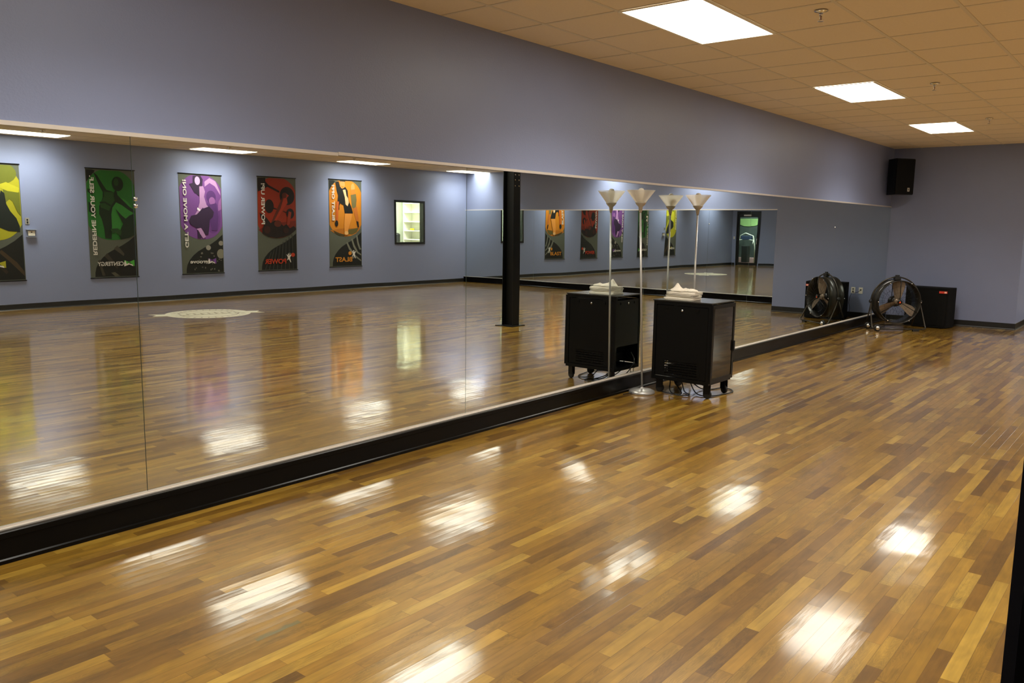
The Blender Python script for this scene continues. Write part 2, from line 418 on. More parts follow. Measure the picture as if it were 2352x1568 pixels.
# ------------------------------------------------------------------ steel columns
def make_column():
    root = thing('steel_column', '', 'column')
    fy_, fx_ = .11, .085
    g = MB(); g.box(-fx_, fx_, fy_-.011, fy_, .012, H); g.box(-fx_, fx_, -fy_, -fy_+.011, .012, H); g.box(-.005, .005, -fy_+.011, fy_-.011, .012, H)
    g.build('beam', M_BLACKSTEEL, root)
    MB().box(-.17, .17, -.17, .17, 0, .012).build('base_plate', M_BLACKSTEEL, root)
    for z in (2.2, 2.29, 2.37, 2.45):
        for x in (-.05, .045):
            MB().lathe([(.011, 0), (.011, .006), (0, .006)], (x, fy_, z), (0, 1, 0), 6).build('lit_hole_stud', M_CHROME, root)  # shiny studs imitate light showing through the flange's bolt holes
    return root
c0 = make_column(); c0.location = (10.06, -4.16, 0); tag(c0, 'black steel column with shiny studs for lit bolt holes near the top, seen reflected in the mirror left of the rack', 'column', 'black steel columns')
c1 = copy_tree(c0); c1.location = (.985, -4.146, 0); tag(c1, 'black steel column cut off by the right edge of the photo', 'column', 'black steel columns')

# ------------------------------------------------------------------ banners on the opposite wall
def col(c): return mat('print_%d_%d_%d' % c, tuple(int(v*.9) for v in c), .55, spec=.35, noise_amt=.06, nscale=25)
GREYB = (92, 96, 84); DARKB = (26, 27, 24)
LETW = mat('banner_white_ink', (205, 200, 190), .5, noise_amt=.02)
def superell(cu, cv, ru, rv, n=2.35, seg=56):
    P = []
    for i in range(seg):
        a_ = 2*PI*i/seg; c_, s_ = math.cos(a_), math.sin(a_)
        P.append((cu+ru*math.copysign(abs(c_)**(2/n), c_), cv+rv*math.copysign(abs(s_)**(2/n), s_)))
    return P
def clip(P, lo=0.012, hi=.988, lo2=.012, hi2=.99):
    def cut(P, ax, val, keep_gt):
        out = []
        for i in range(len(P)):
            A, B = P[i], P[(i+1) % len(P)]
            ia = (A[ax] >= val) == keep_gt or A[ax] == val; ib = (B[ax] >= val) == keep_gt or B[ax] == val
            if ia: out.append(A)
            if ia != ib:
                t_ = (val-A[ax])/(B[ax]-A[ax]); out.append((A[0]+(B[0]-A[0])*t_, A[1]+(B[1]-A[1])*t_))
        return out
    for ax, val, kg in ((0, lo, True), (0, hi, False), (1, lo2, True), (1, hi2, False)):
        P = cut(P, ax, val, kg)
        if len(P) < 3: return []
    return P
def ell(cu, cv, ru, rv, rot=0, seg=22):
    out = []
    for i in range(seg):
        a_ = 2*PI*i/seg; x_, y_ = ru*math.cos(a_), rv*math.sin(a_)*2.15
        out.append((cu+x_*math.cos(rot)-y_*math.sin(rot), cv+(x_*math.sin(rot)+y_*math.cos(rot))/2.15))
    return out
def banner(x0, x1, z0, z1, main, layers, lowlayers, slogan, logo, label, s_len, s_v, s_w=.105):
    root = thing('wall_banner', label, 'banner', ((x0+x1)/2, -W+.004, z0), 0, 'exercise banners on the wall')
    wd, ht = x1-x0, z1-z0
    f = lambda u, v, h: Vector(((u-.5)*wd, h, (1-v)*ht))
    cols = []; g = MB()
    def lay(c, P, k, cl=True):
        if c not in cols: cols.append(c)
        g.mi = cols.index(c)
        P = clip(P) if cl else P
        if len(P) > 2: g.prism(P, f, (.0005+.0007*k, .0012+.0007*k))
    if GREYB not in cols: cols.append(GREYB)
    g.mi = 0; g.prism([(0, 0), (1, 0), (1, 1), (0, 1)], f, (0, .0012))
    lay(DARKB, [(0, 0), (.06, 0), (.2, .02), (0, .13)], 1) if main != (118, 70, 138) else None
    lay(DARKB, [(1, .595), (.84, .655), (.68, .70), (.52, .735), (.38, .77), (.27, .81), (.18, .855), (.12, .905), (.095, .95), (.09, 1), (1, 1)], 1)
    for i, (c, P) in enumerate(lowlayers): lay(c, P, 2+i*.5)
    lay(main, superell(.5, .325, .56, .325), 2)
    for i, (c, P) in enumerate(layers): lay(c, P, 3+i)
    g.build('fabric', [col(c) for c in cols], root)
    for z in (0, ht):
        MB().cyl((-wd/2-.01, .008, z), (wd/2+.01, .008, z), .009, 10).build('rod', M_BLACKMETAL, root)
    # slogan runs upwards; its letters face the room
    RU = ((0, 0, 1), (1, 0, 0), (0, 1, 0))
    tobj = text(slogan, s_w, LETW, root, ((s_v[0]-.5)*wd, .016, (1-s_v[1])*ht), RU, 'slogan', .0025)
    bpy.context.view_layer.update()
    wnow = max(tobj.dimensions.x, .01); k_ = s_len*ht/wnow
    tobj.matrix_basis = tobj.matrix_basis @ Matrix.Diagonal((k_, 1, 1, 1)); meshify(tobj)
    logo(root, f, wd, ht)
    return root
RH = ((-1, 0, 0), (0, 0, 1), (0, 1, 0))       # upright writing facing +Y
def fit_text(body, size, m_, root, u_right, v, wlen, wd, ht, bold=.002, name='logo_lettering'):
    # u_right: end nearest +X is where the word starts, because the wall faces +Y
    t_ = text(body, size, m_, root, ((u_right-.5)*wd, .011, (1-v)*ht), RH, name, bold)
    bpy.context.view_layer.update(); t_.matrix_basis = t_.matrix_basis @ Matrix.Diagonal((wlen*wd/max(t_.dimensions.x, .01), 1, 1, 1))
    return meshify(t_)
def bow_logo(c1, word, u0, u1, v, wend, size=.105):
    def fn(root, f, wd, ht):
        g = MB(); g.mi = 0; n = .030
        g.prism([(u0, v-n), ((u0+u1)/2, v-n*.35), (u1, v-n), (u1, v+n), ((u0+u1)/2, v+n*.35), (u0, v+n)], f, (.0062, .0070))
        g.mi = 1; g.prism([(u0, v-n*.2), (u0+.03, v-n*.9), (u0+.05, v+n*.3), ((u0+u1)/2, v-n*.1), (u1-.04, v+n*.5), (u1-.03, v+n), ((u0+u1)/2, v+n*.45), (u0, v+n)], f, (.0070, .0078))
        g.mi = 2; g.prism([(u0+.06, v-n*.35), ((u0+u1)/2+.03, v-n*.1), (u1-.06, v+n*.4), ((u0+u1)/2, v+n*.1)], f, (.0078, .0086))
        g.build('logo', [col(c1), LETW, col(DARKB)], root)
        fit_text(word, size, LETW, root, u0-.01, v+.020, u0-.01-wend, wd, ht)
    return fn
def figure_logo(ball, word, bu, bv, fu, fv, wu, wv, wend, size=.085, flip=1):
    def fn(root, f, wd, ht):
        g = MB(); g.mi = 0; g.prism(ell(fu+.02*flip, fv+(.035 if flip < 0 else -.03), .045, .022), f, (.0055, .0062))
        g.mi = 1; g.prism(ell(bu, bv, .05, .022), f, (.0062, .0070))
        g.mi = 2; g.prism([(fu-.06, fv-.035), (fu, fv-.018), (fu+.07, fv-.03), (fu+.03, fv+.005), (fu+.06, fv+.055), (fu+.045, fv+.055), (fu, fv+.018), (fu-.045, fv+.035), (fu-.02, fv)], f, (.0070, .0080))
        g.prism(ell(fu+.0, fv-.032, .016, .008), f, (.0070, .0080))
        g.build('logo', [col((110, 112, 104)), col(ball), LETW], root)
        fit_text(word, size, col(ball), root, wu, wv, wu-wend, wd, ht, .004)
    return fn
# coordinates u (towards the far end), v (down), as they show in the mirror
GR, GRD, GRM, GRL = (38, 108, 38), (22, 40, 20), (34, 70, 28), (52, 128, 48)
green_l = [(GRL, ell(.62, .42, .33, .17)), (GRD, [(.16, .03), (.24, .06), (.36, .15), (.42, .19), (.52, .20), (.62, .225), (.72, .27), (.85, .33), (.98, .375), (.97, .40), (.84, .365), (.72, .325), (.60, .30), (.52, .35), (.49, .41), (.49, .52), (.47, .64), (.34, .635), (.33, .55), (.29, .46), (.24, .41), (.25, .34), (.33, .26), (.34, .21), (.27, .15)]),
           (GRM, [(.36, .205), (.58, .21), (.60, .27), (.50, .33), (.45, .38), (.28, .35), (.27, .31), (.36, .25)]), (GRD, [(.26, .30), (.38, .295), (.49, .325), (.48, .34), (.36, .31), (.27, .315)]),
           (GRD, ell(.65, .13, .115, .066)), (GRM, ell(.62, .115, .05, .035)), (GRD, ell(.60, .24, .035, .05)),
           (GRD, [(.03, .18), (.12, .21), (.13, .24), (.02, .21)]), (GRD, [(.03, .30), (.15, .34), (.18, .42), (.03, .39)]),
           (GRD, [(.58, .36), (.70, .42), (.78, .45), (.86, .42), (.96, .40), (.98, .60), (.82, .63), (.66, .645), (.62, .60), (.66, .555), (.72, .50)]),
           (GRM, [(.45, .545), (.60, .54), (.68, .565), (.66, .61), (.55, .58), (.49, .59)])]
low_g = [((70, 66, 54), [(.50, .73), (.58, .70), (.72, .78), (.70, .80)]), ((58, 54, 44), [(.30, .80), (.36, .77), (.58, .90), (.55, .92)]), ((84, 80, 66), [(.42, .955), (.5, .95), (.6, .985), (.5, .99)]), ((64, 60, 48), [(.16, .84), (.2, .83), (.3, .98), (.24, .98)])]
PU, PUD, PUL, PUM = (118, 70, 138), (52, 34, 62), (184, 138, 186), (88, 50, 112)
purple_l = [((106, 60, 128), ell(.75, .42, .2, .17)), (PUL, [(.6, .07), (.72, .03), (.86, .06), (.96, .16), (.97, .2), (.84, .11), (.72, .08), (.6, .12)]), (PUM, ell(.74, .22, .115, .065)), ((150, 96, 158), ell(.76, .26, .075, .04)),
            ((150, 96, 158), [(.92, .26), (.98, .22), (.98, .34), (.9, .36), (.9, .31)]), (PUM, [(.66, .30), (.86, .28), (.9, .42), (.86, .56), (.72, .56), (.68, .46)]),
            (PUD, [(.33, .02), (.5, .005), (.56, .05), (.54, .12), (.47, .13), (.46, .2), (.36, .19), (.24, .1), (.32, .09)]), ((214, 168, 212), ell(.43, .065, .062, .042)),
            (PUD, [(.39, .14), (.47, .12), (.47, .22), (.41, .2)]), (PUL, [(.47, .12), (.56, .115), (.60, .17), (.57, .22), (.62, .30), (.66, .32), (.56, .34), (.52, .33), (.44, .38), (.34, .43), (.31, .42), (.40, .36), (.46, .28)]),
            ((240, 232, 240), [(.4, .33), (.47, .35), (.46, .37), (.39, .35)]),
            (PUD, [(.50, .345), (.68, .315), (.79, .37), (.76, .42), (.68, .45), (.66, .52), (.63, .60), (.5, .60), (.5, .535), (.36, .535), (.23, .50), (.2, .46), (.25, .415), (.38, .40)]),
            (PUL, [(.36, .545), (.46, .535), (.51, .57), (.57, .625), (.5, .64), (.44, .60)]), (PUD, [(.38, .55), (.42, .58), (.46, .64), (.38, .635)])]
random.seed(3)
low_p = [((150, 146, 132), ell(.62, .735, .06, .026)), ((132, 128, 110), ell(.93, .80, .1, .05)), ((140, 134, 120), ell(.94, .69, .06, .025))] + [((112, 108, 96), ell(random.uniform(.25, .95), random.uniform(.78, .98), random.uniform(.008, .022), random.uniform(.004, .01), 0, 8)) for _ in range(26)]
RD, RDD, RDM = (150, 46, 20), (30, 22, 20), (96, 40, 26)
red_l = [((118, 34, 16), [(.02, .56), (.3, .5), (.98, .46), (.98, .56), (.8, .62), (.5, .65), (.2, .62)]), (RDD, [(.0, .02), (.22, .01), (.22, .05), (.3, .085), (.58, .145), (.57, .165), (.27, .105), (.02, .16)]),
         (RDD, ell(.77, .195, .19, .098)), (RDM, [(.66, .20), (.72, .235), (.40, .50), (.36, .48)]), ((168, 54, 26), [(.72, .16), (.82, .19), (.76, .215), (.78, .27), (.66, .34), (.58, .4), (.42, .50), (.40, .49), (.6, .33), (.68, .22)]), (RDM, ell(.70, .19, .06, .03)),
         (RDD, ell(.31, .31, .115, .073)), (RDD, [(.4, .32), (.5, .335), (.5, .345), (.4, .335)]), (RDD, ell(.84, .385, .1, .056)), (RDD, [(.66, .355), (.75, .37), (.75, .38), (.66, .365)]), ((150, 50, 26), [(.8, .36), (.87, .37), (.82, .5), (.74, .52), (.77, .43)]),
         (RDD, [(.05, .38), (.14, .40), (.25, .44), (.34, .49), (.45, .46), (.58, .485), (.66, .52), (.74, .5), (.82, .545), (.92, .52), (.98, .54), (.98, .56), (.84, .61), (.66, .64), (.48, .65), (.28, .635), (.12, .6), (.12, .55), (.18, .5), (.08, .43)]),
         (RDM, ell(.52, .495, .09, .035)), ((58, 28, 22), ell(.25, .56, .08, .04)), ((52, 26, 20), ell(.72, .57, .07, .03))]
low_r = [((56, 58, 54), [(.2+i*.1, .99), (.18+i*.1, .985), (.34+i*.075, .80-i*.027), (.36+i*.075, .80-i*.027)]) for i in range(8)]
ORC, ORD, ORG, ORS = (206, 128, 28), (24, 24, 22), (110, 102, 60), (226, 150, 84)
orange_l = [((184, 110, 26), [(.02, .58), (.3, .56), (.98, .55), (.8, .62), (.5, .65), (.2, .62)]), ((96, 86, 40), [(.58, .57), (.9, .55), (.84, .60), (.7, .63), (.56, .62)]), ((70, 62, 34), [(.12, .58), (.3, .61), (.48, .63), (.46, .648), (.3, .64), (.16, .61)]),
            (ORS, ell(.73, .09, .06, .055)), ((196, 120, 40), [(.66, .11), (.8, .1), (.8, .16), (.68, .18)]), (ORG, [(.66, .17), (.82, .155), (.84, .22), (.82, .30), (.78, .34), (.7, .31), (.68, .24)]), ((190, 108, 40), [(.72, .33), (.84, .30), (.9, .44), (.9, .52), (.85, .52), (.8, .43)]),
            (ORD, [(.2, .03), (.3, .02), (.34, .08), (.42, .10), (.5, .08), (.57, .12), (.58, .18), (.60, .24), (.68, .31), (.72, .37), (.72, .385), (.48, .385), (.44, .29), (.34, .27), (.31, .30), (.31, .345), (.28, .34), (.28, .27), (.26, .25), (.28, .18), (.24, .13)]),
            (ORS, ell(.41, .05, .075, .05)), (ORD, [(.34, 0), (.5, 0), (.5, .02), (.34, .02)]), (ORC, [(.36, .07), (.46, .07), (.42, .1)]),
            ((236, 190, 140), [(.42, .115), (.5, .11), (.53, .18), (.58, .21), (.6, .26), (.56, .30), (.5, .28), (.48, .2)]),
            ((198, 96, 30), [(.22, .25), (.3, .25), (.28, .36), (.26, .48), (.2, .48), (.2, .36)]), (ORD, ell(.22, .50, .05, .035)), (ORD, [(.83, .47), (.89, .48), (.91, .54), (.87, .545), (.84, .5)]),
            ((224, 146, 60), [(.48, .385), (.70, .385), (.66, .46), (.58, .56), (.56, .62), (.46, .63), (.45, .52)]), ((230, 178, 110), ell(.52, .61, .06, .022))]
low_o = [((120, 122, 106), [(.52+i*.15, .72-i*.04), (.56+i*.15, .715-i*.04), (.64+i*.13, .78-i*.03), (.80+i*.08, .87-i*.04), (.98, .93-i*.07), (.98, .945-i*.07), (.76+i*.08, .885-i*.04), (.60+i*.13, .80-i*.03)]) for i in range(3)]
YE, YED, YEM = (176, 172, 36), (26, 34, 28), (110, 116, 34)
yellow_l = [(YEM, ell(.6, .08, .35, .1)), ((196, 192, 48), ell(.45, .24, .22, .1)), (YEM, [(.7, .2), (.85, .2), (.98, .24), (.98, .36), (.8, .3), (.7, .34)]), ((196, 190, 44), [(.62, .18), (.76, .155), (.98, .2), (.96, .24), (.78, .23), (.62, .2)]),
            (YED, [(.66, .225), (.72, .25), (.74, .34), (.8, .40), (.9, .46), (.95, .53), (.95, .575), (.75, .57), (.55, .53), (.58, .50), (.4, .47), (.3, .44), (.32, .36), (.45, .33), (.55, .31), (.63, .28)]),
            (YED, [(.5, .02), (.58, .03), (.62, .16), (.58, .24), (.52, .14)]), (YEM, [(.84, .30), (.98, .33), (.98, .44), (.92, .40)])]
low_y = [((70, 56, 36), [(.55, .75), (.6, .73), (.86, .84), (.98, .92), (.98, .96), (.75, .84)]), ((48, 40, 30), [(.4, .80), (.46, .78), (.7, .92), (.66, .94)])]
ZB0, ZB1 = .515, 2.56
banner(4.80, 5.71, ZB0, ZB1-.03, YE, yellow_l, low_y, 'FIGHT FOR IT', bow_logo(YE, 'fight', .36, .50+.16, .855, .12), 'yellow exercise banner at the left edge of the photo, reflected in the mirror', .47, (.07, .50))
banner(6.83, 7.73, ZB0-.01, ZB1-.02, GR, green_l, low_g, 'REDEFINE YOUR SELF.', bow_logo((80, 176, 60), 'CENTERGY', .62+.08, .92, .868, .15), 'green exercise banner reading REDEFINE YOUR SELF', .72, (.075, .79))
banner(8.61, 9.57, ZB0, ZB1-.01, PU, purple_l, low_p, 'GET A MOVE ON!', bow_logo((118, 70, 150), 'groove', .60, .80, .872, .18), 'purple exercise banner reading GET A MOVE ON', .67, (.085, .735))
banner(10.45, 11.43, ZB0+.005, ZB1+.02, RD, red_l, low_r, 'POWER UP!', figure_logo((196, 60, 28), 'POWER', .89, .835, .78, .862, .72, .925, .18, .145), 'red exercise banner reading POWER UP', .43, (.10, .505), .125)
banner(12.35, 13.35, ZB0+.03, ZB1+.06, ORC, orange_l, low_o, 'BLAST OFF!', figure_logo((214, 138, 34), 'BLAST', .63, .845, .74, .852, .70, .940, .18, .15, -1), 'orange exercise banner reading BLAST OFF, nearest the window', .40, (.085, .47), .11)

# thermostat and switch box by the yellow banner
o = thing('thermostat', 'small white thermostat under a clear guard between yellow and green banners', 'thermostat', (5.84, -W, 1.30))
MB().box(-.055, .055, 0, .028, 0, .09, bev=.004).build('housing', M_WHITEPL, o)
MB().box(-.012, .012, .028, .0295, .055, .072).build('display', M_BLACKMETAL, o)
for z in (-.02, .108): MB().box(-.085, .085, 0, .05, z-.003, z+.003).build('guard_lip', mat('clear_guard', (190, 195, 200), .15, trans=.3, noise_amt=.02), o)
o = thing('wall_switch', 'small grey switch plate above the white thermostat', 'switch', (5.79, -W, 1.50))
MB().box(-.035, .035, 0, .008, 0, .115, bev=.002).build('plate', M_GREYPL, o)
for z in (.035, .08): MB().box(-.01, .01, .008, .016, z-.012, z+.012).build('toggle', M_BLACKMETAL, o)

# ------------------------------------------------------------------ window to the store room
wr = thing('window_1', '', 'window'); del wr['label']; del wr['category']; wr['kind'] = 'structure'
M_WFR = mat('black_window_frame', (20, 20, 18), .4, noise_amt=.1)
g = MB(); fwd = .055
g.box(WX0, WX1, -W-.13, -W+.014, WZ0, WZ0+fwd); g.box(WX0, WX1, -W-.13, -W+.014, WZ1-fwd, WZ1)
g.box(WX0, WX0+fwd, -W-.13, -W+.014, WZ0+fwd, WZ1-fwd); g.box(WX1-fwd, WX1, -W-.13, -W+.014, WZ0+fwd, WZ1-fwd)
g.build('window_frame', M_WFR, wr)
M_GL = mat('clear_pane', (240, 245, 242), .0, trans=1, noise_amt=0)
M_GL.node_tree.nodes['Principled BSDF'].inputs['IOR'].default_value = 1.02
MB().box(WX0+fwd, WX1-fwd, -W-.070, -W-.064, WZ0+fwd, WZ1-fwd).build('pane', M_GL, wr)
M_STORE = mat('store_room_white', (205, 210, 190), .8, noise_amt=.02)
g = MB()
g.box(13.6, 13.7, -13.7, -W-.13, 0, 2.8); g.box(16.7, 16.8, -13.7, -W-.13, 0, 2.8); g.box(13.7, 16.7, -13.7, -13.6, 0, 2.8); g.box(13.6, 16.8, -13.7, -W-.13, 2.8, 2.9)
struct('wall_store', g, M_STORE)
M_SHELF = mat('white_melamine', (240, 240, 222), .5, noise_amt=.02)
sh = thing('shelf_unit', 'white open shelf unit in the store room seen through the black window', 'shelf', (16.3, -13.33, 0))
g = MB(); g.box(0, .34, 0, .02, .0, 2.6); g.box(0, .34, 1.08, 1.1, .0, 2.6); g.box(.33, .345, .02, 1.08, .0, 2.6); g.build('carcass', M_SHELF, sh)
for z in (.3, .6, .90, 1.16, 1.405, 1.66, 1.925, 2.18, 2.45):
    MB().box(.0, .33, .02, 1.08, z-.012, z+.012).build('shelf_board', M_SHELF, sh)
o = thing('paper_stack', 'small yellow block of notes on a white shelf beyond the black window', 'notes', (16.36, -13.1, 1.419))
M_YN = mat('yellow_notes', (236, 214, 40), .6, noise_amt=.02)
MB().box(0, .09, 0, .09, 0, .055, bev=.002).build('notes', M_YN, o)
o = thing('waste_bin', 'tall black round bin standing in the store room beyond the window', 'bin', (16.12, -13.42, 0))
MB().lathe([(.085, 0), (.1, .1), (.105, 1.26), (.098, 1.28)], seg=24).build('body', M_GREYPL if 0 else mat('dark_bin', (44, 44, 40), .5, noise_amt=.1), o)
MB().lathe([(.106, 1.26), (.108, 1.28), (.095, 1.31), (.05, 1.33), (0, 1.335)], seg=24, cap=False).build('lid', mat('dark_bin', (44, 44, 40)), o)
def small_lamp(name, label, loc, sx_, sy_, watts, colr=(1, .97, .86)):
    root = thing(name, label, 'light', loc)
    MB().box(-sx_/2, sx_/2, -sy_/2, sy_/2, -.03, 0, bev=.004).build('lens', M_LENS, root)
    ld = bpy.data.lights.new('lamp', 'AREA'); ld.shape = 'RECTANGLE'; ld.size = sx_; ld.size_y = sy_; ld.energy = watts; ld.color = colr
    lo = bpy.data.objects.new('lamp', ld); C.objects.link(lo); lo.parent = root; lo.location = (0, 0, -.034)
small_lamp('ceiling_light', 'store room ceiling light out of sight above the window', (15.3, -12.7, 2.8), 1.2, .6, 120)

# ------------------------------------------------------------------ glass door in the near wall
dr = thing('door_1', '', 'door'); del dr['label']; del dr['category']; dr['kind'] = 'structure'
g = MB(); X_ = XN-.12
g.box(X_, XN+.02, DY0, DY0+.06, 0, DZ); g.box(X_, XN+.02, DY1-.06, DY1, 0, DZ); g.box(X_, XN+.02, DY0+.06, DY1-.06, DZ-.12, DZ)
g.build('door_frame', M_WFR, dr)
g = MB(); a0, a1, dz = DY0+.062, DY1-.062, DZ-.122
g.box(XN-.06, XN-.01, a0, a0+.09, .01, dz); g.box(XN-.06, XN-.01, a1-.09, a1, .01, dz); g.box(XN-.06, XN-.01, a0+.09, a1-.09, .01, .13); g.box(XN-.06, XN-.01, a0+.09, a1-.09, dz-.14, dz)
g.build('door_leaf', M_WFR, dr)
MB().box(XN-.038, XN-.032, a0+.09, a1-.09, .13, dz-.14).build('pane', M_GL, dr)
MB().tube([(XN-.01, a1-.05, .95), (XN+.05, a1-.05, .95), (XN+.05, a1-.05, 1.25), (XN-.01, a1-.05, 1.25)], .012, 8).build('door_handle', M_CHROME, dr)
MB().box(XN-.01, XN+.03, a0+.3, a0+.58, dz-.09, dz-.03, bev=.004).build('door_closer', M_ALU, dr)
o = thing('light_switch', 'small light switch plate beside the glass door, seen only in the double reflection', 'switch', (XN, -11.56, 1.15))
MB().box(0, .008, -.035, .035, 0, .115, bev=.002).build('plate', M_WHITEPL, o)
MB().box(.008, .018, -.008, .008, .045, .07).build('toggle', M_GREYPL, o)
# hall behind the door
M_HALL = mat('hall_wall', (66, 76, 72), .7, noise_amt=.6, nscale=4)
g = MB(); g.box(-2.6, -2.5, -13.2, -9.6, 0, 2.8); g.box(-2.5, XN-.13, -13.2, -13.1, 0, 2.8); g.box(-2.5, XN-.13, -9.7, -9.6, 0, 2.8); g.box(-2.6, XN-.13, -13.2, -9.6, 2.8, 2.9)
struct('wall_hall', g, M_HALL)
o = MB().box(-2.48, -2.24, -12.6, -10.9, 0, .30, bev=.03).build('pink_floor_block', mat('pink_grey_floor', (196, 160, 160), .9, noise_amt=.15, nscale=60))  # raised block added to show the pinkish hall floor low in the door glass
tag(o, 'low pinkish block standing in for the hall floor beyond the glass door', 'block')
small_lamp('ceiling_light', 'hall ceiling light out of sight behind the glass door', (-1.4, -10.9, 2.8), .6, .6, 110, (.95, 1, .9))
o = thing('window_poster', '', 'sign', (-2.49, -11.75, 1.72))
tag(o, 'bright green wall sign beyond the glass door, above the exercise machine', 'sign')
MB().prism([(-.42, .1), (-.2, .02), (0, 0), (.2, .03), (.42, .12), (.42, .36), (-.42, .36)], lambda u, v, h: (h, u, v), (0, .02)).build('panel', mat('lime_panel', (132, 165, 104), .5, noise_amt=.3, nscale=5), o)
o = thing('exercise_machine', 'grey tubular exercise machine standing beyond the glass door', 'exercise machine', (-1.70, -11.5, 0))
g = MB()
g.tube([(0, -.38, .03), (0, -.34, .8), (0, -.25, 1.3), (0, 0, 1.42), (0, .25, 1.3), (0, .34, .8), (0, .38, .03)], .024, 8)
g.tube([(.25, -.36, .95), (.05, -.3, 1.1), (0, 0, 1.15), (.05, .3, 1.1), (.25, .36, .95)], .02, 8)
g.build('tube_frame', mat('light_grey_tube', (200, 205, 190), .35, noise_amt=.05), o)
MB().box(-.12, .12, -.12, .12, .1, .85, bev=.02).build('housing', mat('dark_grey_housing', (60, 64, 62), .5, noise_amt=.1), o)
MB().box(-.08, .04, -.2, .2, 1.12, 1.3, bev=.02).build('console', mat('console_blue', (70, 84, 110), .3, noise_amt=.1), o)
MB().box(-.3, .3, -.42, .42, 0, .045, bev=.01).build('base', M_BLACKMETAL, o)

# ------------------------------------------------------------------ floor emblem (cream print with a ribbon through it)
M_CREAM = mat('cream_floor_paint', (222, 216, 188), .35, noise_amt=.05, nscale=12)
M_PRINTB = mat('brown_floor_print', (120, 104, 70), .35, noise_amt=.1)
em = thing('floor_emblem', 'round cream emblem with a pointed ribbon painted on the floor, reflected in the mirror', 'emblem', (7.58, -8.93, 0), math.radians(15))
def ring(r0, r1, seg=48, z=(.0002, .0012)):
    g = MB()
    for i in range(seg):
        a0_, a1_ = 2*PI*i/seg, 2*PI*(i+1)/seg
        g.prism([(r0*math.cos(a0_), r0*math.sin(a0_)), (r1*math.cos(a0_), r1*math.sin(a0_)), (r1*math.cos(a1_), r1*math.sin(a1_)), (r0*math.cos(a1_), r0*math.sin(a1_))], lambda u, v, h: (u, v, h), z)
    return g
ring(.0, .72).build('disc', M_CREAM, em)
g = ring(.50, .53, z=(.0012, .0018))
for i in range(34):
    a_ = 2*PI*i/34
    if abs(math.sin(a_)) < .42: continue
    mm = Matrix.Rotation(a_, 4, 'Z') @ Matrix.Translation((.62, 0, 0))
    g.box(-.045, .045, -.010, .010, .0012, .0018, mm)
g.build('ring_marks', M_PRINTB, em)
g = MB(); fz = lambda u, v, h: (u, v, h)
g.prism([(-.60, -.16), (.60, -.16), (.60, .16), (-.60, .16)], fz, (.0018, .003))
g.prism([(-.60, -.20), (-.93, -.26), (-.84, -.09), (-.93, .06), (-.60, .11)], fz, (.0014, .0026)); g.prism([(.60, -.11), (.93, -.06), (.84, .09), (.93, .26), (.60, .20)], fz, (.0014, .0026))
g.build('ribbon', M_CREAM, em)
g = MB()
g.box(-.60, .60, .152, .166, .003, .0036); g.box(-.60, .60, -.166, -.152, .003, .0036)
for i in range(9): g.box(-.5+i*.12, -.475+i*.12, -.09, .09, .003, .0036); g.box(-.5+i*.12, -.43+i*.12, (-.01 if i % 2 else .07), (.01 if i % 2 else .09), .003, .0036)
g.build('ribbon_marks', M_PRINTB, em)

# ------------------------------------------------------------------ floor lamps
def frost():
    m_ = bpy.data.materials.new('frosted_shade'); m_.use_nodes = True; nt = m_.node_tree
    b = nt.nodes['Principled BSDF']; b.inputs['Base Color'].default_value = lin((252, 248, 238)); b.inputs['Roughness'].default_value = .45; b.inputs['Transmission Weight'].default_value = .9; b.inputs['IOR'].default_value = 1.03
    tr = nt.nodes.new('ShaderNodeBsdfTranslucent'); tr.inputs[0].default_value = lin((252, 246, 232))
    n = nt.nodes.new('ShaderNodeTexNoise'); n.inputs['Scale'].default_value = 9
    mx = nt.nodes.new('ShaderNodeMixShader'); mr = nt.nodes.new('ShaderNodeMapRange'); mr.inputs[3].default_value = .55; mr.inputs[4].default_value = .65
    nt.links.new(n.outputs['Fac'], mr.inputs[0]); nt.links.new(mr.outputs[0], mx.inputs[0])
    nt.links.new(b.outputs[0], mx.inputs[1]); nt.links.new(tr.outputs[0], mx.inputs[2]); nt.links.new(mx.outputs[0], nt.nodes['Material Output'].inputs[0])
    return m_
M_FROST = frost()
def make_lamp(hh, lean):
    root = thing('floor_lamp', '', 'lamp')
    zt = lambda d: hh-d
    lx = lambda z: (lean[0]*z/hh, lean[1]*z/hh)
    MB().lathe([(.0, 0), (.124, 0), (.126, .012), (.120, .026), (.095, .038), (.03, .044), (.016, .050), (.012, .062), (0, .062)], seg=40).build('base', M_SILVER, root)
    z1 = hh-.205; p1 = lx(z1)
    MB().cyl((0, 0, .05), (p1[0], p1[1], z1), .0095, 14).build('pole', M_SILVER, root)
    c_ = (p1[0], p1[1], z1)
    MB().lathe([(.010, 0), (.016, .02), (.020, .055), (.038, .072), (.052, .092), (.050, .096), (0, .096)], c_, (0, 0, 1), 28).build('socket_cup', mat('nickel_cup', (168, 160, 146), .38, metal=.6, noise_amt=.04), root)
    MB().lathe([(.046, .094), (.1295, .2035), (.1302, .205), (.129, .2058), (.1275, .2048)], c_, (0, 0, 1), 48, cap=False).build('lamp_shade', M_FROST, root)
    MB().lathe([(.0, .228), (.018, .223), (.031, .205), (.034, .187), (.029, .165), (.019, .140), (.015, .11), (.015, .097), (0, .097)], c_, (0, 0, 1), 24).build('bulb', M_WHITEPL, root)
    MB().tube([(-.09, .03, .034), (-.12, .05, .012), (-.16, .08, .006), (-.2, .085, .006)], .004, 6).build('cord', M_CORD, root)
    return root
def lamp_at(x, y, hh, lean, label):
    root = make_lamp(hh, lean); root.location = (x, y, 0)
    tag(root, label, 'lamp', 'two torchiere floor lamps')
